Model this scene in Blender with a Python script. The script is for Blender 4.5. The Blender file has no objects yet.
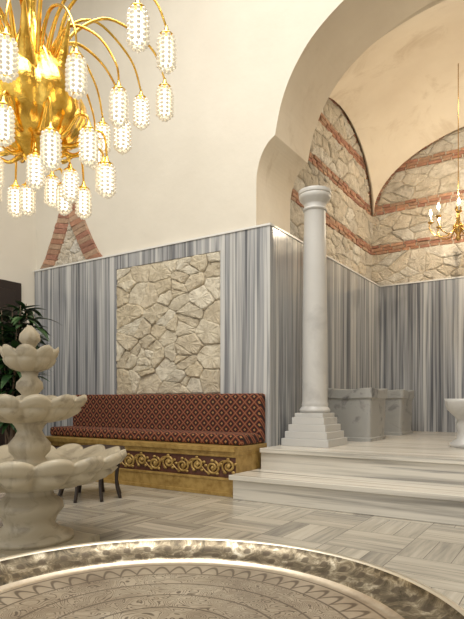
import bpy, bmesh, math, random
from mathutils import Vector, Matrix
random.seed(7)
R = random.random
def U(a,b): return a+(b-a)*R()
scene = bpy.context.scene

# ------------------------------------------------------------ mesh builder
class MB:
    def __init__(s): s.v=[];s.f=[];s.m=[];s.c=[];s.s=[]
    def add(s, vs, fs, mat=0, col=(1,1,1), smooth=False):
        o=len(s.v); s.v+= [tuple(p) for p in vs]
        for f in fs:
            s.f.append([i+o for i in f]); s.m.append(mat); s.c.append(col); s.s.append(smooth)
    def box(s,x0,x1,y0,y1,z0,z1,mat=0,col=(1,1,1)):
        vs=[(x0,y0,z0),(x1,y0,z0),(x1,y1,z0),(x0,y1,z0),(x0,y0,z1),(x1,y0,z1),(x1,y1,z1),(x0,y1,z1)]
        s.add(vs,[(3,2,1,0),(4,5,6,7),(0,1,5,4),(1,2,6,5),(2,3,7,6),(3,0,4,7)],mat,col)
    def rings(s,rings,mat=0,col=(1,1,1),smooth=True,cap0=True,cap1=True):
        n=len(rings[0]); vs=[p for r in rings for p in r]; fs=[]
        for k in range(len(rings)-1):
            for i in range(n):
                j=(i+1)%n
                fs.append((k*n+i,k*n+j,(k+1)*n+j,(k+1)*n+i))
        if cap0: fs.append(tuple(reversed(range(n))))
        if cap1: fs.append(tuple((len(rings)-1)*n+i for i in range(n)))
        s.add(vs,fs,mat,col,smooth)
    def lathe(s,cx,cy,prof,seg=48,mat=0,n=0,smooth=True,sq=None,rot=0,cap0=True,cap1=True,col=(1,1,1),petal=False):
        rs=[]
        for p in prof:
            r,z=p[0],p[1]; w=p[2] if len(p)>2 else 0
            ring=[]
            for i in range(seg):
                a=2*math.pi*i/seg
                k=1.0
                if n and w:
                    k+= w*(abs(math.cos(n*a/2))**0.7-0.5)
                if sq:
                    k*= (abs(math.cos(a))**sq+abs(math.sin(a))**sq)**(-1.0/sq)
                b=a+rot
                zz=z
                if len(p)>3 and n: zz+= p[3]*(abs(math.cos(n*a/2))**0.7-0.5)
                ring.append((cx+r*k*math.cos(b),cy+r*k*math.sin(b),zz))
            rs.append(ring)
        s.rings(rs,mat,col,smooth,cap0,cap1)
    def tube(s,pts,rad,seg=8,mat=0,col=(1,1,1),smooth=True):
        pts=[Vector(p) for p in pts]; n=len(pts)
        if not hasattr(rad,'__len__'): rad=[rad]*n
        t=(pts[1]-pts[0]).normalized()
        up=Vector((0,0,1)) if abs(t.z)<.9 else Vector((1,0,0))
        nrm=t.cross(up).normalized(); rs=[]
        for i,p in enumerate(pts):
            tt=((pts[min(i+1,n-1)]-pts[max(i-1,0)])).normalized()
            nrm=(nrm-tt*nrm.dot(tt)).normalized(); b=tt.cross(nrm)
            rs.append([p+(nrm*math.cos(2*math.pi*k/seg)+b*math.sin(2*math.pi*k/seg))*rad[i] for k in range(seg)])
        s.rings(rs,mat,col,smooth)
    def ell(s,c,r,mat=0,col=(1,1,1),seg=10,rg=6):
        rs=[]
        for k in range(rg+1):
            ph=-math.pi/2+math.pi*(k if 0<k<rg else (0.04 if k==0 else rg-0.04))/rg
            rs.append([(c[0]+r[0]*math.cos(ph)*math.cos(2*math.pi*i/seg),c[1]+r[1]*math.cos(ph)*math.sin(2*math.pi*i/seg),c[2]+r[2]*math.sin(ph)) for i in range(seg)])
        s.rings(rs,mat,col,True)
    def build(s,name,mats,parent=None,bevel=0,recalc=True,loc=None):
        me=bpy.data.meshes.new(name); me.from_pydata(s.v,[],s.f)
        for m in mats: me.materials.append(m)
        me.polygons.foreach_set('material_index',s.m)
        me.polygons.foreach_set('use_smooth',s.s)
        if any(c!=(1,1,1) for c in s.c):
            at=me.color_attributes.new('Col','FLOAT_COLOR','CORNER'); d=[]
            for p,c in zip(me.polygons,s.c): d+= [c[0],c[1],c[2],1.0]*p.loop_total
            at.data.foreach_set('color',d)
        if recalc:
            bm=bmesh.new(); bm.from_mesh(me); bmesh.ops.recalc_face_normals(bm,faces=bm.faces); bm.to_mesh(me); bm.free()
        me.update()
        ob=bpy.data.objects.new(name,me); scene.collection.objects.link(ob)
        if parent: ob.parent=parent
        if loc: ob.location=loc
        if bevel:
            b=ob.modifiers.new('bevel','BEVEL'); b.width=bevel; b.segments=2; b.limit_method='ANGLE'; b.angle_limit=.6
        return ob
def empty(name,loc=(0,0,0)):
    e=bpy.data.objects.new(name,None); scene.collection.objects.link(e); e.location=loc; e.empty_display_size=.1
    return e
def smoothpts(P,sub=6):
    P=[Vector(p) for p in P]; out=[]
    for i in range(len(P)-1):
        p0=P[max(i-1,0)];p1=P[i];p2=P[i+1];p3=P[min(i+2,len(P)-1)]
        for k in range(sub):
            t=k/sub
            out.append(.5*((2*p1)+(p2-p0)*t+(2*p0-5*p1+4*p2-p3)*t*t+(3*p1-p0-3*p2+p3)*t**3))
    out.append(P[-1]); return out
def smoothr(r,sub=6):
    out=[]
    for i in range(len(r)-1):
        for k in range(sub): out.append(r[i]+(r[i+1]-r[i])*k/sub)
    return out+[r[-1]]

# ------------------------------------------------------------ materials
def mat(name,base=(.8,.8,.8),rough=.5,metal=0,emit=None,es=0):
    m=bpy.data.materials.new(name); m.use_nodes=True; nt=m.node_tree
    b=nt.nodes['Principled BSDF']
    b.inputs['Base Color'].default_value=(*base,1); b.inputs['Roughness'].default_value=rough; b.inputs['Metallic'].default_value=metal
    if emit: b.inputs['Emission Color'].default_value=(*emit,1); b.inputs['Emission Strength'].default_value=es
    return m,nt,b
def N(nt,t,**k):
    n=nt.nodes.new(t)
    for a,v in k.items(): setattr(n,a,v)
    return n
def math_(nt,op,a,b=None,c=None):
    n=N(nt,'ShaderNodeMath',operation=op)
    for i,x in enumerate((a,b,c)):
        if x is None: continue
        if isinstance(x,(int,float)): n.inputs[i].default_value=x
        else: nt.links.new(x,n.inputs[i])
    return n.outputs[0]
def pos(nt):
    g=N(nt,'ShaderNodeTexCoord'); return g.outputs['Object']
def sep(nt,v):
    s=N(nt,'ShaderNodeSeparateXYZ'); nt.links.new(v,s.inputs[0]); return s.outputs
def comb(nt,x,y,z):
    c=N(nt,'ShaderNodeCombineXYZ')
    for i,q in enumerate((x,y,z)):
        if isinstance(q,(int,float)): c.inputs[i].default_value=q
        else: nt.links.new(q,c.inputs[i])
    return c.outputs[0]
def noise(nt,v,scale,detail=4,rough=.55,dist=0):
    n=N(nt,'ShaderNodeTexNoise'); n.inputs['Scale'].default_value=scale; n.inputs['Detail'].default_value=detail
    n.inputs['Roughness'].default_value=rough; n.inputs['Distortion'].default_value=dist
    nt.links.new(v,n.inputs['Vector']); return n.outputs['Fac']
def ramp(nt,f,st,interp='LINEAR'):
    r=N(nt,'ShaderNodeValToRGB'); cr=r.color_ramp; cr.interpolation=interp
    while len(cr.elements)<len(st): cr.elements.new(.5)
    for e,(p,c) in zip(cr.elements,st): e.position=p; e.color=(*c,1)
    nt.links.new(f,r.inputs[0]); return r.outputs[0]
def mixc(nt,f,a,b,mode='MIX'):
    m=N(nt,'ShaderNodeMix',data_type='RGBA',blend_type=mode)
    for s,x in ((m.inputs[0],f),(m.inputs[6],a),(m.inputs[7],b)):
        if isinstance(x,(int,float)): s.default_value=x
        elif isinstance(x,tuple): s.default_value=(*x,1)
        else: nt.links.new(x,s)
    return m.outputs[2]
def bump(nt,b,h,strength=.3,dist=.01):
    n=N(nt,'ShaderNodeBump'); n.inputs['Strength'].default_value=strength; n.inputs['Distance'].default_value=dist
    nt.links.new(h,n.inputs['Height']); nt.links.new(n.outputs[0],b.inputs['Normal'])

def marble_vertical():
    m,nt,b=mat('striped_marble_vertical',rough=.16)
    x,y,z=sep(nt,pos(nt)); s=math_(nt,'ADD',x,y)
    pid=math_(nt,'FLOOR',math_(nt,'DIVIDE',s,.64))
    v=comb(nt,math_(nt,'MULTIPLY',s,5.0),math_(nt,'MULTIPLY',z,.08),math_(nt,'MULTIPLY',pid,5.37))
    f=noise(nt,v,1.5,5,.6,.12)
    c=ramp(nt,f,[(.30,(.07,.075,.085)),(.40,(.125,.13,.145)),(.46,(.31,.315,.325)),(.51,(.18,.19,.21)),(.56,(.46,.46,.455)),(.63,(.56,.555,.54)),(.70,(.15,.16,.175))])
    f2=noise(nt,v,6,3,.5,.1)
    c=mixc(nt,.3,c,ramp(nt,f2,[(.40,(.10,.105,.12)),(.54,(.60,.60,.59))]))
    fr=math_(nt,'FRACT',math_(nt,'DIVIDE',s,.64)); j=math_(nt,'LESS_THAN',fr,.008)
    c=mixc(nt,j,c,(.08,.085,.10))
    nt.links.new(c,b.inputs['Base Color']); return m
def marble_horizontal(name,lo=(.30,.31,.32),hi=(.74,.72,.68),sc=9.0,rough=.25):
    m,nt,b=mat(name,rough=rough)
    x,y,z=sep(nt,pos(nt))
    zz=math_(nt,'MULTIPLY',math_(nt,'ADD',z,math_(nt,'MULTIPLY',y,1.0)),sc)
    v=comb(nt,math_(nt,'MULTIPLY',x,.25),zz,0.0)
    f=noise(nt,v,1.6,5,.6,.3)
    c=ramp(nt,f,[(.28,lo),(.40,tuple((a+b_)/2 for a,b_ in zip(lo,hi))),(.5,hi),(.62,tuple(min(1,a*1.06) for a in hi)),(.74,tuple(a*.7+.1 for a in lo))])
    nt.links.new(c,b.inputs['Base Color']); return m
def white_marble(name,c0=(.60,.57,.52),c1=(.80,.77,.71),rough=.35,sc=3,dist=1.2):
    m,nt,b=mat(name,rough=rough)
    p=pos(nt); f=noise(nt,p,sc,6,.6,dist)
    c=ramp(nt,f,[(.3,c0),(.5,c1),(.7,tuple(a*.95 for a in c1))])
    nt.links.new(c,b.inputs['Base Color'])
    bump(nt,b,noise(nt,p,40,3),.15,.004); return m
def plaster(name,c0,c1,stain=None):
    m,nt,b=mat(name,rough=.85); p=pos(nt)
    c=ramp(nt,noise(nt,p,.7,5,.6),[(.3,c0),(.7,c1)])
    if stain: c=mixc(nt,ramp(nt,noise(nt,p,1.6,8,.7,.6),[(.52,(0,0,0)),(.72,(1,1,1))]),c,stain)
    nt.links.new(c,b.inputs['Base Color']); bump(nt,b,noise(nt,p,6,6),.25,.02); return m
def floor_mat():
    m,nt,b=mat('floor_marble_basketweave',rough=.22)
    x,y,z=sep(nt,pos(nt)); S=.50
    gx=math_(nt,'DIVIDE',math_(nt,'ADD',x,100),S); gy=math_(nt,'DIVIDE',math_(nt,'ADD',y,100),S)
    cx=math_(nt,'FLOOR',gx); cy=math_(nt,'FLOOR',gy); fx=math_(nt,'FRACT',gx); fy=math_(nt,'FRACT',gy)
    par=math_(nt,'MODULO',math_(nt,'ADD',cx,cy),2.0)
    inv=math_(nt,'SUBTRACT',1.0,par)
    t=math_(nt,'ADD',math_(nt,'MULTIPLY',fx,par),math_(nt,'MULTIPLY',fy,inv))
    al=math_(nt,'ADD',math_(nt,'MULTIPLY',fy,par),math_(nt,'MULTIPLY',fx,inv))
    t3=math_(nt,'MULTIPLY',t,3.0); pl=math_(nt,'FLOOR',t3); ft=math_(nt,'FRACT',t3)
    idv=comb(nt,cx,cy,pl); wn=N(nt,'ShaderNodeTexWhiteNoise'); nt.links.new(idv,wn.inputs[0]); rnd=wn.outputs[0]
    v=comb(nt,math_(nt,'MULTIPLY',t,7.0),math_(nt,'MULTIPLY',al,.5),math_(nt,'MULTIPLY',rnd,40))
    f=noise(nt,v,1.5,5,.6,.3)
    f=math_(nt,'ADD',math_(nt,'MULTIPLY',f,.75),math_(nt,'MULTIPLY',rnd,.25))
    c=ramp(nt,f,[(.28,(.20,.185,.16)),(.40,(.30,.275,.23)),(.50,(.38,.35,.29)),(.66,(.48,.44,.365))])
    e=math_(nt,'MAXIMUM',math_(nt,'LESS_THAN',ft,.03),math_(nt,'LESS_THAN',al,.01))
    c=mixc(nt,e,c,(.15,.13,.11)); nt.links.new(c,b.inputs['Base Color']); return m
def upholstery():
    m,nt,b=mat('red_kilim_fabric',rough=.9)
    x,y,z=sep(nt,pos(nt)); w=math_(nt,'ADD',y,z); k=8.0
    A=math_(nt,'FRACT',math_(nt,'MULTIPLY',math_(nt,'ADD',x,w),k)); B=math_(nt,'FRACT',math_(nt,'MULTIPLY',math_(nt,'SUBTRACT',x,w),k))
    a=math_(nt,'ABSOLUTE',math_(nt,'SUBTRACT',A,.5)); bb=math_(nt,'ABSOLUTE',math_(nt,'SUBTRACT',B,.5))
    mx=math_(nt,'MAXIMUM',a,bb)
    c=ramp(nt,mx,[(0,(.34,.16,.06)),(.14,(.012,.006,.006)),(.31,(.105,.018,.010)),(.44,(.28,.11,.05))],'CONSTANT')
    nt.links.new(c,b.inputs['Base Color']); return m
def attr_stone(name,rough=.9,bs=.5,nsc=9):
    m,nt,b=mat(name,rough=rough); at=N(nt,'ShaderNodeAttribute'); at.attribute_name='Col'
    p=pos(nt); n1=noise(nt,p,nsc,8,.65)
    c=mixc(nt,1.0,at.outputs['Color'],ramp(nt,n1,[(.3,(.68,.65,.61)),(.6,(1,1,1))]),'MULTIPLY')
    nt.links.new(c,b.inputs['Base Color']); bump(nt,b,noise(nt,p,nsc*.8,9,.75),bs,.07); return m
def N_bw(nt,c):
    n=N(nt,'ShaderNodeRGBToBW'); nt.links.new(c,n.inputs[0]); return n.outputs[0]
def tray_mat():
    m,nt,b=mat('engraved_brass_tray',rough=.34,metal=.8)
    x,y,z=sep(nt,pos(nt))
    r=math_(nt,'SQRT',math_(nt,'ADD',math_(nt,'POWER',x,2),math_(nt,'POWER',y,2)))
    th=math_(nt,'ARCTAN2',y,x)
    base=ramp(nt,noise(nt,pos(nt),4,6,.7),[(.3,(.25,.20,.15)),(.5,(.44,.38,.30)),(.72,(.62,.57,.48))])
    sw1=math_(nt,'SINE',math_(nt,'MULTIPLY',noise(nt,pos(nt),9,1,.4,2.2),70))
    sw=ramp(nt,math_(nt,'ABSOLUTE',sw1),[(.0,(1,1,1)),(.30,(1,1,1)),(.5,(0,0,0))])
    pet=math_(nt,'ABSOLUTE',math_(nt,'SINE',math_(nt,'MULTIPLY',th,30)))
    ra=math_(nt,'DIVIDE',math_(nt,'SUBTRACT',r,.395),.06)
    ed=ramp(nt,math_(nt,'ABSOLUTE',math_(nt,'SUBTRACT',ra,math_(nt,'MULTIPLY',pet,.8))),[(.08,(1,1,1)),(.2,(0,0,0))])
    outer=math_(nt,'GREATER_THAN',r,.39)
    eng=mixc(nt,outer,sw,ed)
    rings=ramp(nt,math_(nt,'SINE',math_(nt,'MULTIPLY',r,85)),[(.95,(0,0,0)),(.99,(1,1,1))])
    eng=mixc(nt,1.0,eng,rings,'LIGHTEN')
    c=mixc(nt,math_(nt,'MULTIPLY',N_bw(nt,eng),.8),base,(.075,.05,.032))
    rim=math_(nt,'GREATER_THAN',r,.492)
    bead=math_(nt,'MULTIPLY',math_(nt,'SINE',math_(nt,'MULTIPLY',th,60)),math_(nt,'SINE',math_(nt,'MULTIPLY',r,95)))
    pt=ramp(nt,noise(nt,pos(nt),18,6,.75,.8),[(.36,(.04,.032,.02)),(.50,(.13,.105,.07)),(.60,(.28,.245,.18)),(.74,(.60,.57,.49))])
    c2=mixc(nt,ramp(nt,bead,[(.35,(0,0,0)),(.6,(.8,.8,.8))]),pt,(.06,.045,.03))
    edge=math_(nt,'GREATER_THAN',r,.574)
    c2=mixc(nt,edge,c2,(.50,.46,.38))
    c=mixc(nt,rim,c,c2)
    nt.links.new(c,b.inputs['Base Color']); bump(nt,b,math_(nt,'ADD',N_bw(nt,eng),math_(nt,'MULTIPLY',noise(nt,pos(nt),30,3),1.2)),-.35,.004); return m

MV=marble_vertical(); MH=marble_horizontal('step_marble',(.24,.225,.20),(.61,.575,.505),9)
MWH=white_marble('column_marble',(.40,.39,.375),(.53,.52,.495),.35,2,.5); MF=white_marble('fountain_marble',(.25,.21,.15),(.47,.41,.30),.4,5)
MG=white_marble('basin_grey_marble',(.12,.12,.12),(.36,.355,.335),.3,2.2,2.5)
PL=plaster('plaster_cream',(.61,.565,.48),(.69,.645,.555)); PV=plaster('vault_plaster',(.65,.56,.44),(.77,.69,.56),(.56,.46,.34))
PC=plaster('ceiling_plaster',(.66,.61,.53),(.72,.67,.59))
FL=floor_mat(); UP=upholstery(); ST=attr_stone('rubble_stone',.9,.8); BR=attr_stone('old_brick',.9,.5,20)
MORT=plaster('lime_mortar',(.52,.45,.35),(.62,.55,.44))
TRIM,_,_=mat('marble_trim',(.70,.69,.66),.3)
GOLD,nt,b=mat('antique_gold',(.78,.47,.11),.20,1.0)
nt.links.new(ramp(nt,noise(nt,pos(nt),12,5,.6),[(.3,(.60,.33,.04)),(.6,(.90,.60,.13))]),b.inputs['Base Color']); bump(nt,b,noise(nt,pos(nt),16,3),.4,.012)
GWOOD,nt,b=mat('gilded_wood',(.42,.27,.07),.42,.25)
nt.links.new(ramp(nt,noise(nt,pos(nt),14,5,.6),[(.3,(.26,.15,.035)),(.6,(.44,.29,.09))]),b.inputs['Base Color'])
REDW,_,_=mat('dark_red_wood',(.10,.035,.02),.5)
DARK,_,_=mat('dark_walnut_wood',(.025,.016,.012),.4)
TRAY=tray_mat()
CORE,_,_=mat('lamp_glow',(1,.9,.7),.4,0,(1,.86,.64),3.8)
BEAD,nt,b=mat('crystal_bead',(.58,.55,.48),.05,0,(1,.86,.62),.26); b.inputs['Specular IOR Level'].default_value=1.0
FLAME,_,_=mat('candle_bulb_glow',(1,.9,.7),.4,0,(1,.82,.55),25.0)
BRASS,_,_=mat('polished_brass',(.70,.45,.15),.25,1)
LEAF,nt,b=mat('leaf_green',(.03,.09,.02),.4)
nt.links.new(ramp(nt,noise(nt,pos(nt),6,2),[(.35,(.010,.03,.010)),(.65,(.035,.095,.022))]),b.inputs['Base Color'])
STEM,_,_=mat('plant_stem',(.12,.08,.05),.8); SOIL,_,_=mat('soil',(.03,.02,.015),.95); POT,_,_=mat('terracotta_pot',(.22,.10,.06),.6)
LIN,_,_=mat('dark_leather',(.02,.016,.015),.45)

# ------------------------------------------------------------ key dimensions
XC,YC,TOP=-2.945,5.36,2.977
PF=5.12; PZ=.475; SF=4.55; SZ=.245
XS,YB=-3.18,9.55; YA0,YA1=5.40,6.27; AX=-.93
XL=-7.1; XR=4.2; ZC=7.6
VX0,VX1=XS,2*AX-XS

# ------------------------------------------------------------ masonry
def clip(poly,p,n):
    out=[]
    for i in range(len(poly)):
        a=poly[i];b_=poly[(i+1)%len(poly)]
        da=(a[0]-p[0])*n[0]+(a[1]-p[1])*n[1]; db=(b_[0]-p[0])*n[0]+(b_[1]-p[1])*n[1]
        if da<=0: out.append(a)
        if da*db<0:
            t=da/(da-db); out.append((a[0]+(b_[0]-a[0])*t,a[1]+(b_[1]-a[1])*t))
    return out
def inpoly(poly,x,y):
    for i in range(len(poly)):
        a=poly[i];b_=poly[(i+1)%len(poly)]
        if (b_[0]-a[0])*(y-a[1])-(b_[1]-a[1])*(x-a[0])<0: return False
    return True
def area(p): return sum(p[i][0]*p[(i+1)%len(p)][1]-p[(i+1)%len(p)][0]*p[i][1] for i in range(len(p)))/2
def cen(p): return (sum(q[0] for q in p)/len(p),sum(q[1] for q in p)/len(p))
def cells(poly,n,an=1.0,relax=2,mdk=.42):
    if area(poly)<0: poly=poly[::-1]
    P=[(x,y*an) for x,y in poly]
    xs=[p[0] for p in P]; ys=[p[1] for p in P]; pts=[]
    g=0
    md=mdk*math.sqrt(abs(area(P))/n)
    while len(pts)<n and g<n*60:
        g+=1; q=(U(min(xs),max(xs)),U(min(ys),max(ys)))
        if inpoly(P,*q) and all((q[0]-p[0])**2+(q[1]-p[1])**2>md*md for p in pts): pts.append(q)
    for it in range(relax+1):
        out=[]
        for i,p in enumerate(pts):
            near=sorted(pts,key=lambda q:(q[0]-p[0])**2+(q[1]-p[1])**2)[1:18]
            c=P
            for q in near:
                c=clip(c,((p[0]+q[0])/2,(p[1]+q[1])/2),(q[0]-p[0],q[1]-p[1]))
                if len(c)<3: break
            if len(c)>=3: out.append(c)
        if it<relax: pts=[cen(c) for c in out]
    return [[(x,y/an) for x,y in c] for c in out]
def chaikin(p,t=.22):
    o=[]
    for i in range(len(p)):
        a=p[i];b_=p[(i+1)%len(p)]
        o.append((a[0]+(b_[0]-a[0])*t,a[1]+(b_[1]-a[1])*t)); o.append((b_[0]+(a[0]-b_[0])*t,b_[1]+(a[1]-b_[1])*t))
    return o
def rough_edge(p,step=.05,j=.009):
    o=[]
    for i in range(len(p)):
        a=p[i];b_=p[(i+1)%len(p)]; L=math.hypot(b_[0]-a[0],b_[1]-a[1]); k=max(1,int(L/step))
        for q in range(k):
            t=q/k; o.append((a[0]+(b_[0]-a[0])*t+U(-j,j),a[1]+(b_[1]-a[1])*t+U(-j,j)))
    return o
def stone(mb,poly,O,u,v,n,depth,gap,col,mi=0,rounds=1,jit=.008,rough=False,bev=.02):
    if len(poly)<3 or abs(area(poly))<.0008: return
    if area(poly)<0: poly=poly[::-1]
    if rough: poly=chaikin(rough_edge(poly),.25)
    else:
        for _ in range(rounds): poly=chaikin(poly)
    c=cen(poly)
    def inset(g):
        o=[]
        for q in poly:
            dx,dy=q[0]-c[0],q[1]-c[1]; L=math.hypot(dx,dy)+1e-6; k=max(.2,(L-g)/L); o.append((c[0]+dx*k,c[1]+dy*k))
        return o
    tx,ty=U(-.10,.10),U(-.10,.10)
    def P(q,h): return O+u*q[0]+v*q[1]+n*h
    r0=[P(q,0) for q in inset(gap)]
    r1=[P(q,depth*.65) for q in inset(gap*1.2)]
    r2=[P(q,depth+tx*(q[0]-c[0])*.5+ty*(q[1]-c[1])*.5+U(-jit,jit)) for q in inset(gap+bev)]
    k=len(poly); vs=r0+r1+r2+[P(c,depth*1.05)]; fs=[]
    for a in range(2):
        for i in range(k):
            j=(i+1)%k; fs.append((a*k+i,a*k+j,(a+1)*k+j,(a+1)*k+i))
    for i in range(k): fs.append((2*k+i,2*k+(i+1)%k,3*k))
    mb.add(vs,fs,mi,col,False)
def scol(warm=1.0):
    b_=U(.93,1.08)
    base=random.choice([(.66,.59,.48),(.69,.63,.53),(.62,.56,.46),(.66,.59,.48),(.71,.67,.59),(.60,.55,.47)])
    return tuple(x*b_ for x in base)
def bcol():
    b_=U(.8,1.15); return tuple(x*b_ for x in random.choice([(.46,.24,.155),(.50,.29,.19),(.40,.20,.14),(.48,.32,.22)]))
V=Vector

def fill(mb,region,O,u,v,n,dens,an,depth):
    a=abs(area(region))
    for c in cells(region,max(3,int(a*dens)),an,0): stone(mb,c,O,u,v,n,U(depth*.6,depth*1.1),.006,scol(),rough=True)
def brickband(mb,region,z0,z1,O,u,v,n,courses=3,L=.22):
    xs=[p[0] for p in region]; h=(z1-z0)/courses
    for k in range(courses):
        x=min(xs)-R()*L
        while x<max(xs):
            l=L*U(.7,1.2); dz=U(-.006,.006)
            r=[(x,z0+k*h+dz),(x+l,z0+k*h+dz),(x+l,z0+(k+1)*h+dz),(x,z0+(k+1)*h+dz)]
            if area(region)<0: region=region[::-1]
            c=r
            for i in range(len(region)):
                a=region[i];b_=region[(i+1)%len(region)]
                c=clip(c,a,(b_[1]-a[1],-(b_[0]-a[0])))
                if len(c)<3: break
            if len(c)>=3: stone(mb,c,O,u,v,n,.04*U(.7,1.2),.010,bcol(),1,0,.003,bev=.006)
            x+=l
def zclip(poly,z0,z1):
    return clip(clip(poly,(0,z0),(0,-1)),(0,z1),(0,1))
def lunette(c,a,z0,k,zb,inset=0,n=40):
    pts=[(c-a+inset,zb),(c+a-inset,zb)]
    for i in range(n+1):
        t=math.pi*i/n; pts.append((c+(a-inset)*math.cos(t),z0+(k-inset)*math.sin(t)))
    return pts
def masonry_wall(name,O,u,v,n,c,a,cut0=None):
    z0,k=4.30,1.36; mb=MB()
    full=lunette(c,a,z0,k,0)
    ring=[O+u*q[0]+v*q[1]+n*.012 for q in full]; back=[p-n*.25 for p in ring]
    m=len(ring); mb.add(ring+back,[tuple(range(m)),tuple(reversed(range(m,2*m)))]+[(i,(i+1)%m,m+(i+1)%m,m+i) for i in range(m)],2)
    RW=.12
    inner=lunette(c,a,z0,k,TOP-.1,RW)
    bands=[(3.60,3.76),(4.30,4.46),(5.0,5.15)]
    zs=[TOP-.1]+[q for b_ in bands for q in b_]+[6]
    for i in range(0,len(zs),2):
        reg=zclip(inner if zs[i]>z0-.3 else lunette(c,a,z0,k,TOP-.1,.005),zs[i],zs[i+1])
        if len(reg)>2: fill(mb,reg,O,u,v,n,18,1.7,.048)
    for b_ in bands:
        reg=zclip(lunette(c,a,z0,k,TOP-.1,.02),b_[0]-.01,b_[1]+.01); 
        if len(reg)>2: brickband(mb,reg,b_[0],b_[1],O,u,v,n,3,.2)
    nb=60
    for i in range(nb):
        t0=math.pi*i/nb; t1=math.pi*(i+1)/nb
        q=lambda t,s:(c+(a-s)*math.cos(t),z0+(k-s)*math.sin(t))
        w=RW*U(.85,1.1)
        stone(mb,[q(t0,w),q(t0,.01),q(t1,.01),q(t1,w)],O,u,v,n,.04*U(.8,1.2),.011,bcol(),1,0,.003,bev=.006)
    return mb.build(name,[ST,BR,MORT],recalc=False)
masonry_wall('wall_alcove_back',V((0,YB,0)),V((1,0,0)),V((0,0,1)),V((0,-1,0)),AX,VX1-AX)
masonry_wall('wall_alcove_left',V((XS,0,0)),V((0,1,0)),V((0,0,1)),V((1,0,0)),(YA1+YB)/2,(YB-YA1)/2)
masonry_wall('wall_alcove_right',V((VX1,0,0)),V((0,-1,0)),V((0,0,1)),V((-1,0,0)),-(YA1+YB)/2,(YB-YA1)/2)

# vault
mb=MB(); n=40; vs=[];fs=[]
for i in range(n+1):
    for j in range(n+1):
        a=math.sin(math.pi/2*(2*i/n-1)); b_=math.sin(math.pi/2*(2*j/n-1))
        vs.append((AX+a*(VX1-AX),(YA1+YB)/2+b_*(YB-YA1)/2,4.30+1.36*math.sqrt(max(0,2-a*a-b_*b_))))
for i in range(n):
    for j in range(n): fs.append((i*(n+1)+j,(i+1)*(n+1)+j,(i+1)*(n+1)+j+1,i*(n+1)+j+1))
mb.add(vs,fs,0,smooth=True); vault=mb.build('ceiling_alcove_vault',[PV],recalc=False)
sm=vault.modifiers.new('thick','SOLIDIFY'); sm.thickness=.2; sm.offset=-1

# arch wall
half=[(-3.147,3.41),(-3.14,3.60),(-3.09,3.79),(-3.0,3.93),(-2.90,4.0),(-2.875,4.13),(-2.825,4.33),(-2.74,4.54),(-2.62,4.74),(-2.46,4.93),(-2.26,5.09),(-2.02,5.23),(-1.72,5.35),(-1.38,5.44),(-.93,5.48)]
a0=[V((p[0],p[1],0)) for p in half]
lo=[(p.x,p.y) for p in smoothpts(a0[:5],4)]; hi=[(p.x,p.y) for p in smoothpts(a0[4:],4)]
hp=[(-3.147,0)]+lo+hi[1:]
prof=hp+[(2*AX-x,z) for x,z in reversed(hp[:-1])]
mb=MB()
k=len(prof)
vs=[];fs=[]
for y in (YA0,YA1):
    o=len(vs)
    vs+= [(x,y,z) for x,z in prof]+[(x,y,ZC) for x,z in prof]
    for i in range(1,k-2):
        fs.append((o+i,o+i+1,o+k+i+1,o+k+i))
    q=len(vs); vs+= [(XL,y,0),(prof[0][0],y,0),(prof[0][0],y,ZC),(XL,y,ZC),(prof[-1][0],y,0),(XR,y,0),(XR,y,ZC),(prof[-1][0],y,ZC)]
    fs+= [(q,q+1,q+2,q+3),(q+4,q+5,q+6,q+7)]
mb.add(vs,fs,0)
ov=[(x,YA0,z) for x,z in prof]+[(x,YA1,z) for x,z in prof]
mb.add(ov,[(i,i+1,k+i+1,k+i) for i in range(k-1)],1)
mb.build('wall_back',[PL,PV],recalc=False)

# marble cladding
mb=MB(); px0,px1,pz0,pz1=-5.34,-3.62,1.07,2.79
yf=YA0-.001
mb.box(XL+.02,px0,YC,yf,0,TOP); mb.box(px1,XS+.02,YC,yf,0,TOP); mb.box(px0,px1,YC,yf,0,pz0); mb.box(px0,px1,YC,yf,pz1,TOP)
mb.box(XS+.02,XC,YC,YB-.2,0,TOP); mb.box(XC,VX1-.01,YB-.2,YB-.01,0,TOP)
mb.box(XL+.02,XS+.02,YC-.012,yf,TOP,TOP+.022,1); mb.box(XS+.02,XC+.012,YC-.012,YB-.2,TOP,TOP+.022,1); mb.box(XC+.012,VX1-.01,YB-.212,YB-.01,TOP,TOP+.022,1)
mb.build('wall_marble_cladding',[MV,TRIM])
# rubble panel
mb=MB(); mb.box(px0,px1,yf-.020,yf,pz0,pz1,1,(.6,.5,.36))
reg=[(px0+.005,pz0+.005),(px1-.005,pz0+.005),(px1-.005,pz1-.005),(px0+.005,pz1-.005)]
for c in cells(reg,66,1.35,0,.2):
    b_=U(.94,1.08); base=random.choice([(.69,.61,.46),(.72,.65,.51),(.66,.58,.44),(.76,.70,.57),(.69,.60,.44)])
    stone(mb,c,V((0,yf-.018,0)),V((1,0,0)),V((0,0,1)),V((0,-1,0)),U(.018,.045),.003,tuple(x*b_ for x in base),rough=True,bev=.018,jit=.006)
mb.build('wall_stone_panel',[ST,MORT],recalc=False)

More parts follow.
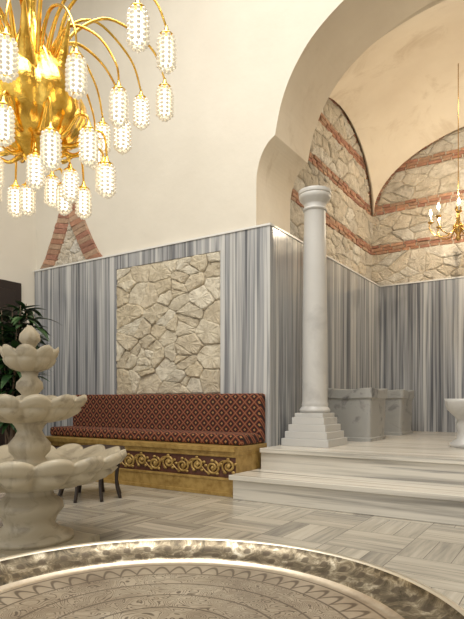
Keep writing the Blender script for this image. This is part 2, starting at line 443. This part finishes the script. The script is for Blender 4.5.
# brick pointed niche on back wall left
mb=MB(); O=V((0,YA0,0)); uu,vv,nn=V((1,0,0)),V((0,0,1)),V((0,-1,0))
ap=(-6.32,4.30); zb=TOP+.03
for sgn,xb in ((-1,-6.98),(1,-5.62)):
    path=[]
    for i in range(37):
        t=i/36; x=xb+(ap[0]-xb)*(t**.8); z=zb+(ap[1]-zb)*t
        path.append((x,z))
    for i in range(0,18):
        p=path[i*2];q=path[i*2+2]; w=.24
        inner=1 if xb<ap[0] else -1
        poly=[p,(p[0]+inner*w*1.15,p[1]-.06),(q[0]+inner*w*1.15,q[1]-.06),q]
        if (poly[2][0]-ap[0])*inner>0.0:
            poly[2]=(ap[0],q[1]-.06); poly[1]=(min(poly[1][0],ap[0]) if inner>0 else max(poly[1][0],ap[0]),p[1]-.06)
        poly=[(a,max(b2,zb)) for a,b2 in poly]
        stone(mb,poly,O,uu,vv,nn,.035,.006,bcol(),1,0,.003,bev=.006)
fill(mb,[(-6.75,zb),(-5.85,zb),(-6.30,3.85)],O,uu,vv,nn,45,1.3,.02)
mb.build('wall_brick_arch_relief',[ST,BR],recalc=False)

# side walls, floor, ceiling, platform
mb=MB(); mb.box(XL-.2,XL,-3,YA1,0,ZC); mb.build('wall_left',[PL])
mb=MB(); mb.box(XR,XR+.2,-3,YA1,0,ZC); mb.build('wall_right',[PL])
mb=MB(); mb.box(XL-.2,XR+.2,-6,YB+.3,-.1,0); mb.build('floor',[FL])
mb=MB(); mb.box(XL-.2,XR+.2,-3,YA1,ZC,ZC+.2); mb.build('ceiling',[PC])
mb=MB(); e=.002
mb.box(XC+e,XR-e,PF+.03,YA0-.0,0,PZ-.05); mb.box(XC+e,2*AX+3.147-e,YA0,YB-.2-e,0,PZ-.05)
mb.box(XC+e,XR-e,PF,YA0,PZ-.05,PZ); mb.box(XC+e,2*AX+3.147-e,YA0,YB-.2-e,PZ-.05,PZ)
mb.box(XC+e,XR-e,SF+.03,PF+.03,0,SZ-.05); mb.box(XC-.03,XR-e,SF,PF+.03,SZ-.05,SZ)
mb.build('floor_platform_steps',[MH],bevel=.006)

# ------------------------------------------------------------ column
mb=MB(); cx,cy=-2.61,5.84; z=PZ
for h,ss in ((.085,.29),(.08,.26),(.08,.23),(.08,.20)):
    mb.box(cx-ss,cx+ss,cy-ss,cy+ss,z,z+h); z+=h
mb.box(cx-.175,cx+.175,cy-.175,cy+.175,z,z+.05); z+=.05
H=3.44
prof_=[(.165,z),(.182,z+.03),(.165,z+.06),(.152,z+.075),(.157,z+.095),(.150,z+.12),(.148,z+.14)]
for i in range(9): t=i/8; prof_.append((.148-.024*t+.006*math.sin(math.pi*t),z+.16+(H-.24-z-.16)*t))
prof_+= [(.138,H-.235),(.145,H-.22),(.128,H-.205),(.126,H-.16),(.15,H-.13),(.178,H-.10),(.185,H-.08),(.185,H-.055),(.178,H-.05),(.19,H-.045),(.19,H)]
mb.lathe(cx,cy,prof_,48,0)
mb.build('marble_column',[MWH],bevel=.008)

# ------------------------------------------------------------ bench
bench=empty('upholstered_bench')
bx0,bx1=-6.06,XC-.035; by0=4.68
mb=MB()
mb.box(bx0,bx1,by0+.02,YC-.005,0,.42); 
mb.box(bx0-.02,bx1,by0-.02,YC-.005,.46,.515); mb.box(bx0-.01,bx1,by0,YC-.005,.42,.46)
mb.box(bx0,bx1,by0-.01,by0+.02,0,.17); mb.box(bx0,bx1,by0-.02,by0+.02,0,.04); mb.box(bx0,bx1,by0-.018,by0+.02,.165,.19)
mb.box(bx0,bx1,by0-.004,by0+.02,.405,.425)
mb.box(bx0,bx1,by0+.012,by0+.0199,.19,.405,1)
mb.build('base_frame',[GWOOD,REDW],bench,bevel=.006)
mb=MB(); x=bx0+.1; sg=1
while x<bx1-.1:
    c=(x+.1,.297+sg*.012)
    P=[]
    for i in range(34):
        t=i/33; a=t*3.4*math.pi; r=.012+.062*t
        P.append((c[0]+r*math.cos(a*sg+math.pi*(0 if sg>0 else 1))*1.15,by0+.002,c[1]+r*math.sin(a*sg)))
    mb.tube(P,smoothr([.010,.015,.012],16)+[.012],6)
    mb.ell((c[0],by0-.002,c[1]),(.022,.014,.022))
    for k in range(5):
        a=k*1.25+.4; mb.ell((c[0]+.085*math.cos(a)*1.1,by0+.002,c[1]+.075*math.sin(a)),(.022,.012,.016))
    x+=.2; sg=-sg
P=[(bx0+.05+i*(bx1-bx0-.1)/120,by0+.004,.297+.07*math.sin(i*(bx1-bx0-.1)/120*math.pi/.2)) for i in range(121)]
mb.tube(P,.009,6)
mb.build('carved_scrollwork',[GWOOD],bench)
mb=MB(); mb.box(bx0,bx1,4.82,YC-.16,.517,.635); mb.build('seat_cushion',[UP],bench,bevel=.03)
mb=MB(); mb.box(bx0,bx1,YC-.15,YC-.02,.517,1.075); mb.build('back_cushion',[UP],bench,bevel=.03)

# ------------------------------------------------------------ basins (carved square kurna blocks)
def basin(name,cx,cy,r,h):
    mb=MB()
    rs=[]
    for rr,z,sc,sq_ in ((.93,0,0,14),(.93,.06,0,14),(.89,.075,0,14),(.91,.45,0,14),(.93,.78,.01,14),(.94,.80,.01,14),(1.0,.82,.01,14),(1.0,.99,.02,14),(.97,1.0,.02,14),(.82,1.0,.02,10),(.76,.95,.02,6),(.60,.78,0,3),(.25,.70,0,2)):
        ring=[]
        for i in range(96):
            a=2*math.pi*i/96; k=(abs(math.cos(a))**sq_+abs(math.sin(a))**sq_)**(-1/sq_)
            x,y=r*rr*k*math.cos(a),r*rr*k*math.sin(a)
            ring.append((cx+x,cy+y,PZ+h*z-sc*math.cos(2*a)**2*1.2))
        rs.append(ring)
    mb.rings(rs,0,(1,1,1),False)
    return mb.build(name,[MG])
basin('marble_wash_basin',-2.52,6.95,.345,.68); basin('marble_wash_basin',-2.52,8.35,.345,.68)
mb=MB(); cx,cy=-1.06,6.43
mb.lathe(cx,cy,[(.17,PZ),(.17,PZ+.05),(.10,PZ+.09),(.085,PZ+.18),(.11,PZ+.26),(.09,PZ+.30),(.12,PZ+.34),(.2,PZ+.42),(.22,PZ+.50),(.225,PZ+.54),(.20,PZ+.54),(.12,PZ+.46)],40)
mb.build('marble_pedestal_bowl',[MWH])

# ------------------------------------------------------------ fountain
mb=MB(); fx,fy=-3.17,2.36
mb.box(fx-.33,fx+.33,fy-.33,fy+.33,0,.05)
mb.lathe(fx,fy,[(.29,.05),(.29,.08),(.21,.11),(.165,.15),(.18,.20),(.225,.26),(.215,.31),(.16,.35),(.15,.385),(.18,.41)],64,n=12)
def bowl(r,z0,z1,n):
    h=z1-z0; W=.11
    return [(r*.25,z0),(r*.42,z0+h*.04,W*.8),(r*.66,z0+h*.16,W*1.3),(r*.84,z0+h*.36,W*1.3),(r*.92,z0+h*.54,W),(r*.93,z0+h*.62,.03),(r*.97,z0+h*.66,.02),(r*.985,z0+h*.70,.07,.01),(r*1.03,z0+h*.86,.09,.03),(r*1.01,z0+h,.09,.045),(r*.95,z0+h*.97,.08,.035),(r*.88,z0+h*.8,.03),(r*.6,z0+h*.55),(r*.2,z0+h*.45)]
mb.lathe(fx,fy,bowl(.61,.40,.63,16),192,n=16)
mb.lathe(fx,fy,[(.17,.50),(.17,.54),(.12,.57),(.10,.61),(.135,.65),(.14,.70),(.10,.75),(.08,.79),(.10,.825),(.12,.85)],48)
mb.lathe(fx,fy,bowl(.36,.84,1.015,12),144,n=12)
mb.lathe(fx,fy,[(.10,.92),(.10,.97),(.06,1.0),(.055,1.04),(.09,1.08),(.085,1.12),(.05,1.16),(.06,1.195)],40)
mb.lathe(fx,fy,bowl(.18,1.19,1.345,8),96,n=8)
mb.lathe(fx,fy,[(.05,1.26),(.05,1.33),(.035,1.36),(.05,1.385),(.065,1.41,.2),(.06,1.45,.2),(.035,1.485,.1),(.012,1.51)],40,n=8)
mb.build('tiered_marble_fountain',[MF])

# ------------------------------------------------------------ tray table
tx,ty,tz=-.655,.761,.58
tr=empty('tray_table',(tx,ty,0))
mb=MB()
mb.lathe(0,0,[(.02,.555),(.47,.555),(.486,.556),(.492,.562),(.500,.566),(.512,.566),(.520,.571),(.545,.574),(.553,.580),(.566,.584),(.574,.594),(.582,.600,.004),(.590,.594,.006),(.588,.58,.004),(.56,.566),(.49,.548),(.02,.545)],360,n=72)
mb.build('tray',[TRAY],tr)
mb=MB()
for k in range(6):
    a=k*math.pi/3; b_=a+math.pi/3*.95
    mb.tube([(.38*math.cos(a),.38*math.sin(a),0.01),(.36*math.cos(b_),.36*math.sin(b_),.53)],.018,8)
    mb.tube([(.36*math.cos(a),.36*math.sin(a),.53),(.38*math.cos(b_),.38*math.sin(b_),.01)],.018,8)
ring=[(.36*math.cos(i*math.pi/24),.36*math.sin(i*math.pi/24),.53) for i in range(49)]
mb.tube(ring,.015,8)
mb.build('folding_stand',[DARK],tr)

# ------------------------------------------------------------ low side table
mb=MB(); sx,sy=-4.25,3.89
mb.lathe(sx,sy,[(.36,.47),(.38,.475),(.38,.505),(.36,.51)],8,smooth=False,rot=.39)
for k in range(8):
    a=k*math.pi/4+.39
    mb.tube(smoothpts([(sx+.33*math.cos(a),sy+.33*math.sin(a),.47),(sx+.30*math.cos(a),sy+.30*math.sin(a),.3),(sx+.29*math.cos(a),sy+.29*math.sin(a),.15),(sx+.33*math.cos(a),sy+.33*math.sin(a),.0)],4),.018,6)
    b_=a+math.pi/4
    mb.tube([(sx+.31*math.cos(a),sy+.31*math.sin(a),.40),(sx+.31*math.cos(b_),sy+.31*math.sin(b_),.40)],.014,6)
mb.build('octagonal_side_table',[DARK])

# ------------------------------------------------------------ dark armchair at far left
mb=MB(); ax,ay=-6.35,3.55
mb.box(ax-.35,ax+.35,ay-.35,ay+.35,.18,.42); mb.box(ax-.40,ax-.26,ay-.38,ay+.38,.12,.62); mb.box(ax-.4,ax+.4,ay+.26,ay+.40,.12,.95); mb.box(ax+.26,ax+.40,ay-.38,ay+.38,.12,.62)
for i in (-1,1):
    for j in (-1,1): mb.box(ax+i*.34-.03,ax+i*.34+.03,ay+j*.33-.03,ay+j*.33+.03,0,.13)
mb.build('leather_armchair',[LIN],bevel=.03)

# door in left wall
mb=MB(); mb.box(XL+.001,XL+.06,3.5,5.1,0,2.75,0); mb.box(XL+.06,XL+.09,3.62,4.26,.1,2.62,0); mb.box(XL+.06,XL+.09,4.34,4.98,.1,2.62,0)
mb.ell((XL+.11,4.30,1.05),(.03,.03,.05),1)
mb.build('door_1',[DARK,BRASS],bevel=.01)

# ------------------------------------------------------------ plant
plant=empty('potted_plant',(-5.38,3.75,0))
mb=MB(); mb.lathe(0,0,[(.15,0),(.17,.02),(.22,.34),(.24,.36),(.24,.42),(.21,.42),(.20,.38),(.02,.38)],32); mb.lathe(0,0,[(.02,.375),(.205,.39),(.02,.40)],24,1)
mb.build('pot',[POT,SOIL],plant)
mb=MB(); lf=MB()
for s_ in range(11):
    a=s_*.7+U(0,.4); r=U(.08,.34); h=U(1.65,2.25)
    P=smoothpts([(U(-.05,.05),U(-.05,.05),.38),(r*.3*math.cos(a),r*.3*math.sin(a),.9),(r*.7*math.cos(a),r*.7*math.sin(a),h*.75),(r*math.cos(a),r*math.sin(a),h)],5)
    mb.tube(P,smoothr([.018,.014,.010,.005],5),6)
    for k in range(75):
        t=U(.3,1); p=P[int(t*(len(P)-1))]
        b_=U(0,6.28); L=U(.18,.34); w=L*U(.10,.16); dr=U(.05,.6)
        d=V((math.cos(b_),math.sin(b_),0)); sd=V((-d.y,d.x,0)); vs=[];
        for q in range(6):
            tt=q/5; c=p+d*L*tt+V((0,0,L*(.35*tt-dr*1.6*tt*tt))); ww=w*math.sin(math.pi*min(.97,tt*.93+.05))
            vs+= [c-sd*ww+V((0,0,.15*ww)),c,c+sd*ww+V((0,0,.15*ww))]
        fs=[]
        for q in range(5):
            fs+= [(q*3,q*3+1,q*3+4,q*3+3),(q*3+1,q*3+2,q*3+5,q*3+4)]
        lf.add(vs,fs,0,smooth=True)
mb.build('stems',[STEM],plant); lf.build('leaves',[LEAF],plant,recalc=False)

# ------------------------------------------------------------ main chandelier
CX,CY=-2.90,2.17
ch=empty('crystal_chandelier',(CX,CY,0))
mb=MB()
mb.lathe(0,0,[(.012,2.42),(.03,2.44),(.02,2.48),(.05,2.52),(.16,2.57,.03),(.26,2.65,.06),(.325,2.76,.08),(.325,2.87,.10),(.26,2.98,.25),(.17,3.09,.5),(.095,3.20,.5),(.05,3.34,.3),(.03,3.45),(.04,3.56),(.02,3.62),(.014,3.8)],96,n=6)
mb.tube([(0,0,3.78),(0,0,ZC)],.012,8); mb.lathe(0,0,[(.03,ZC-.12),(.10,ZC-.05),(.12,ZC-.002)],24)
for k in range(6):
    a=k*math.pi/3+.26; c,s=math.cos(a),math.sin(a)
    mb.tube(smoothpts([(.17*c,.17*s,2.84),(.21*c,.21*s,3.0),(.24*c,.24*s,3.16),(.28*c,.28*s,3.34)],5),smoothr([.11,.07,.03,.006],5),10)
ph=(1+5**.5)/2
iv=[V(q).normalized() for q in [(-1,ph,0),(1,ph,0),(-1,-ph,0),(1,-ph,0),(0,-1,ph),(0,1,ph),(0,-1,-ph),(0,1,-ph),(ph,0,-1),(ph,0,1),(-ph,0,-1),(-ph,0,1)]]
ifc=[(0,11,5),(0,5,1),(0,1,7),(0,7,10),(0,10,11),(1,5,9),(5,11,4),(11,10,2),(10,7,6),(7,1,8),(3,9,4),(3,4,2),(3,2,6),(3,6,8),(3,8,9),(4,9,5),(2,4,11),(6,2,10),(8,6,7),(9,8,1)]
def lampmesh():
    L=MB(); r=.054
    for row in range(7):
        z=-.055-row*.029
        rr=r*(.88 if row==0 else 1)
        for k in range(9):
            a=2*math.pi*k/9; c=V((rr*math.cos(a),rr*math.sin(a),z))
            L.add([c+V((q.x*.0150,q.y*.0150,q.z*.0138)) for q in iv],ifc,1)
    for k in range(8):
        a=2*math.pi*k/8; c=V((.038*math.cos(a),.038*math.sin(a),-.25)); L.add([c+q*.012 for q in iv],ifc,1)
    for k in range(4):
        a=2*math.pi*k/4; c=V((.016*math.cos(a),.016*math.sin(a),-.268)); L.add([c+q*.011 for q in iv],ifc,1)
    L.lathe(0,0,[(.01,-.05),(.030,-.06),(.032,-.22),(.01,-.235)],16,0)
    L.lathe(0,0,[(.008,.03),(.014,.01),(.02,-.01),(.046,-.03),(.050,-.042),(.03,-.04)],20,2)
    return L
lm=lampmesh().build('lamp_1',[CORE,BEAD,GOLD],ch)
li=[0]
def lamp(x,y,z,s=1):
    if li[0]==0: o=lm
    else: o=bpy.data.objects.new('lamp_%d'%(li[0]+1),lm.data); scene.collection.objects.link(o); o.parent=ch
    li[0]+=1; o.location=(x,y,z); o.scale=(s,s,s); o.rotation_euler=(0,0,R())
def arm(a,P,rad,z,s=1):
    c,sn=math.cos(a),math.sin(a)
    pts=smoothpts([(r*c,r*sn,h) for r,h in P],6); mb.tube(pts,smoothr(rad,6),8)
    r=P[-1][0]; lamp(r*c,r*sn,P[-1][1]-.02,s)
for k in range(14):
    a=2*math.pi*k/14+.05; dz=.10 if k%2 else 0
    arm(a,[(.13,2.98),(.15,3.14),(.25,3.36+dz),(.48,3.52+dz),(.76,3.40+dz),(.86,3.20+dz)],[.022,.016,.011,.009,.008,.007],0,.95)
for k in range(10):
    a=2*math.pi*k/10+.4
    arm(a,[(.12,3.04),(.14,3.18),(.26,3.32),(.44,3.24),(.56,3.06),(.58,2.94)],[.018,.014,.010,.008,.007,.006],0,.92)
for k in range(12):
    a=2*math.pi*k/12+.1
    dz=-.08 if k%2 else 0.02
    arm(a,[(.10,2.64),(.26,2.60),(.38,2.69),(.45,2.68),(.47,2.62+dz)],[.03,.016,.010,.008,.007],0,.88)
for k in range(6):
    a=2*math.pi*k/6+.5
    arm(a,[(.05,2.55),(.14,2.50),(.22,2.53),(.25,2.48)],[.02,.012,.008,.007],0,.82)
mb.build('gilded_body',[GOLD],ch)

# ------------------------------------------------------------ alcove chandelier
ac=empty('brass_candle_chandelier',(-1.50,8.45,0)); mb=MB()
zc=3.55
mb.lathe(0,0,[(.01,zc-.22),(.04,zc-.18),(.02,zc-.13),(.07,zc-.06),(.08,zc),(.03,zc+.06),(.025,zc+.2),(.05,zc+.25),(.015,zc+.32)],24)
mb.tube([(0,0,zc+.3),(0,0,6.19)],.007,6)
for k in range(8):
    a=k*math.pi/4+.2; c,s=math.cos(a),math.sin(a)
    mb.tube(smoothpts([(.05*c,.05*s,zc-.02),(.16*c,.16*s,zc-.13),(.32*c,.32*s,zc-.10),(.40*c,.40*s,zc+.02),(.38*c,.38*s,zc+.08)],5),.009,6)
    mb.lathe(.38*c,.38*s,[(.01,zc+.07),(.04,zc+.085),(.045,zc+.10),(.014,zc+.10)],12)
    mb.lathe(.38*c,.38*s,[(.013,zc+.10),(.013,zc+.19)],10,1)
    mb.lathe(.38*c,.38*s,[(.006,zc+.19),(.018,zc+.21),(.020,zc+.23),(.010,zc+.265),(.002,zc+.29)],10,2)
mb.build('frame',[BRASS,TRIM,FLAME],ac)

# ------------------------------------------------------------ lights
def area_l(name,loc,rot,size,power,col,sy=None):
    l=bpy.data.lights.new(name,'AREA'); l.energy=power; l.color=col; l.size=size
    if sy: l.shape='RECTANGLE'; l.size_y=sy
    o=bpy.data.objects.new(name,l); scene.collection.objects.link(o); o.location=loc; o.rotation_euler=rot; return o
def point_l(name,loc,power,col,r=.03):
    l=bpy.data.lights.new(name,'POINT'); l.energy=power; l.color=col; l.shadow_soft_size=r
    o=bpy.data.objects.new(name,l); scene.collection.objects.link(o); o.location=loc; return o
area_l('added_room_fill',(-2.0,1.5,ZC-.05),(0,0,0),4,540,(1,.965,.90))  # added fill under the ceiling to brighten the room, no actual fixture
area_l('added_alcove_fill',(AX,7.6,6.0),(0,0,0),1.5,110,(1,.92,.78))  # added downward fill that brightens the alcove stone, not an actual lamp
point_l('candle_light',(-1.5,8.45,4.0),100,(1,.85,.64),.02)
w=bpy.data.worlds.new('world'); scene.world=w; w.use_nodes=True
w.node_tree.nodes['Background'].inputs[0].default_value=(1,.99,.965,1); w.node_tree.nodes['Background'].inputs[1].default_value=1.08
scene.view_settings.view_transform='Standard'

cam=bpy.data.cameras.new('camera'); co=bpy.data.objects.new('camera',cam); scene.collection.objects.link(co)
co.location=(0,0,1.0); co.rotation_euler=(math.pi/2,0,math.atan2(.542,.841))
cam.sensor_fit='HORIZONTAL'; cam.sensor_width=36; cam.lens=36*540/464; cam.shift_y=90.5/464; cam.clip_start=.05
scene.camera=co
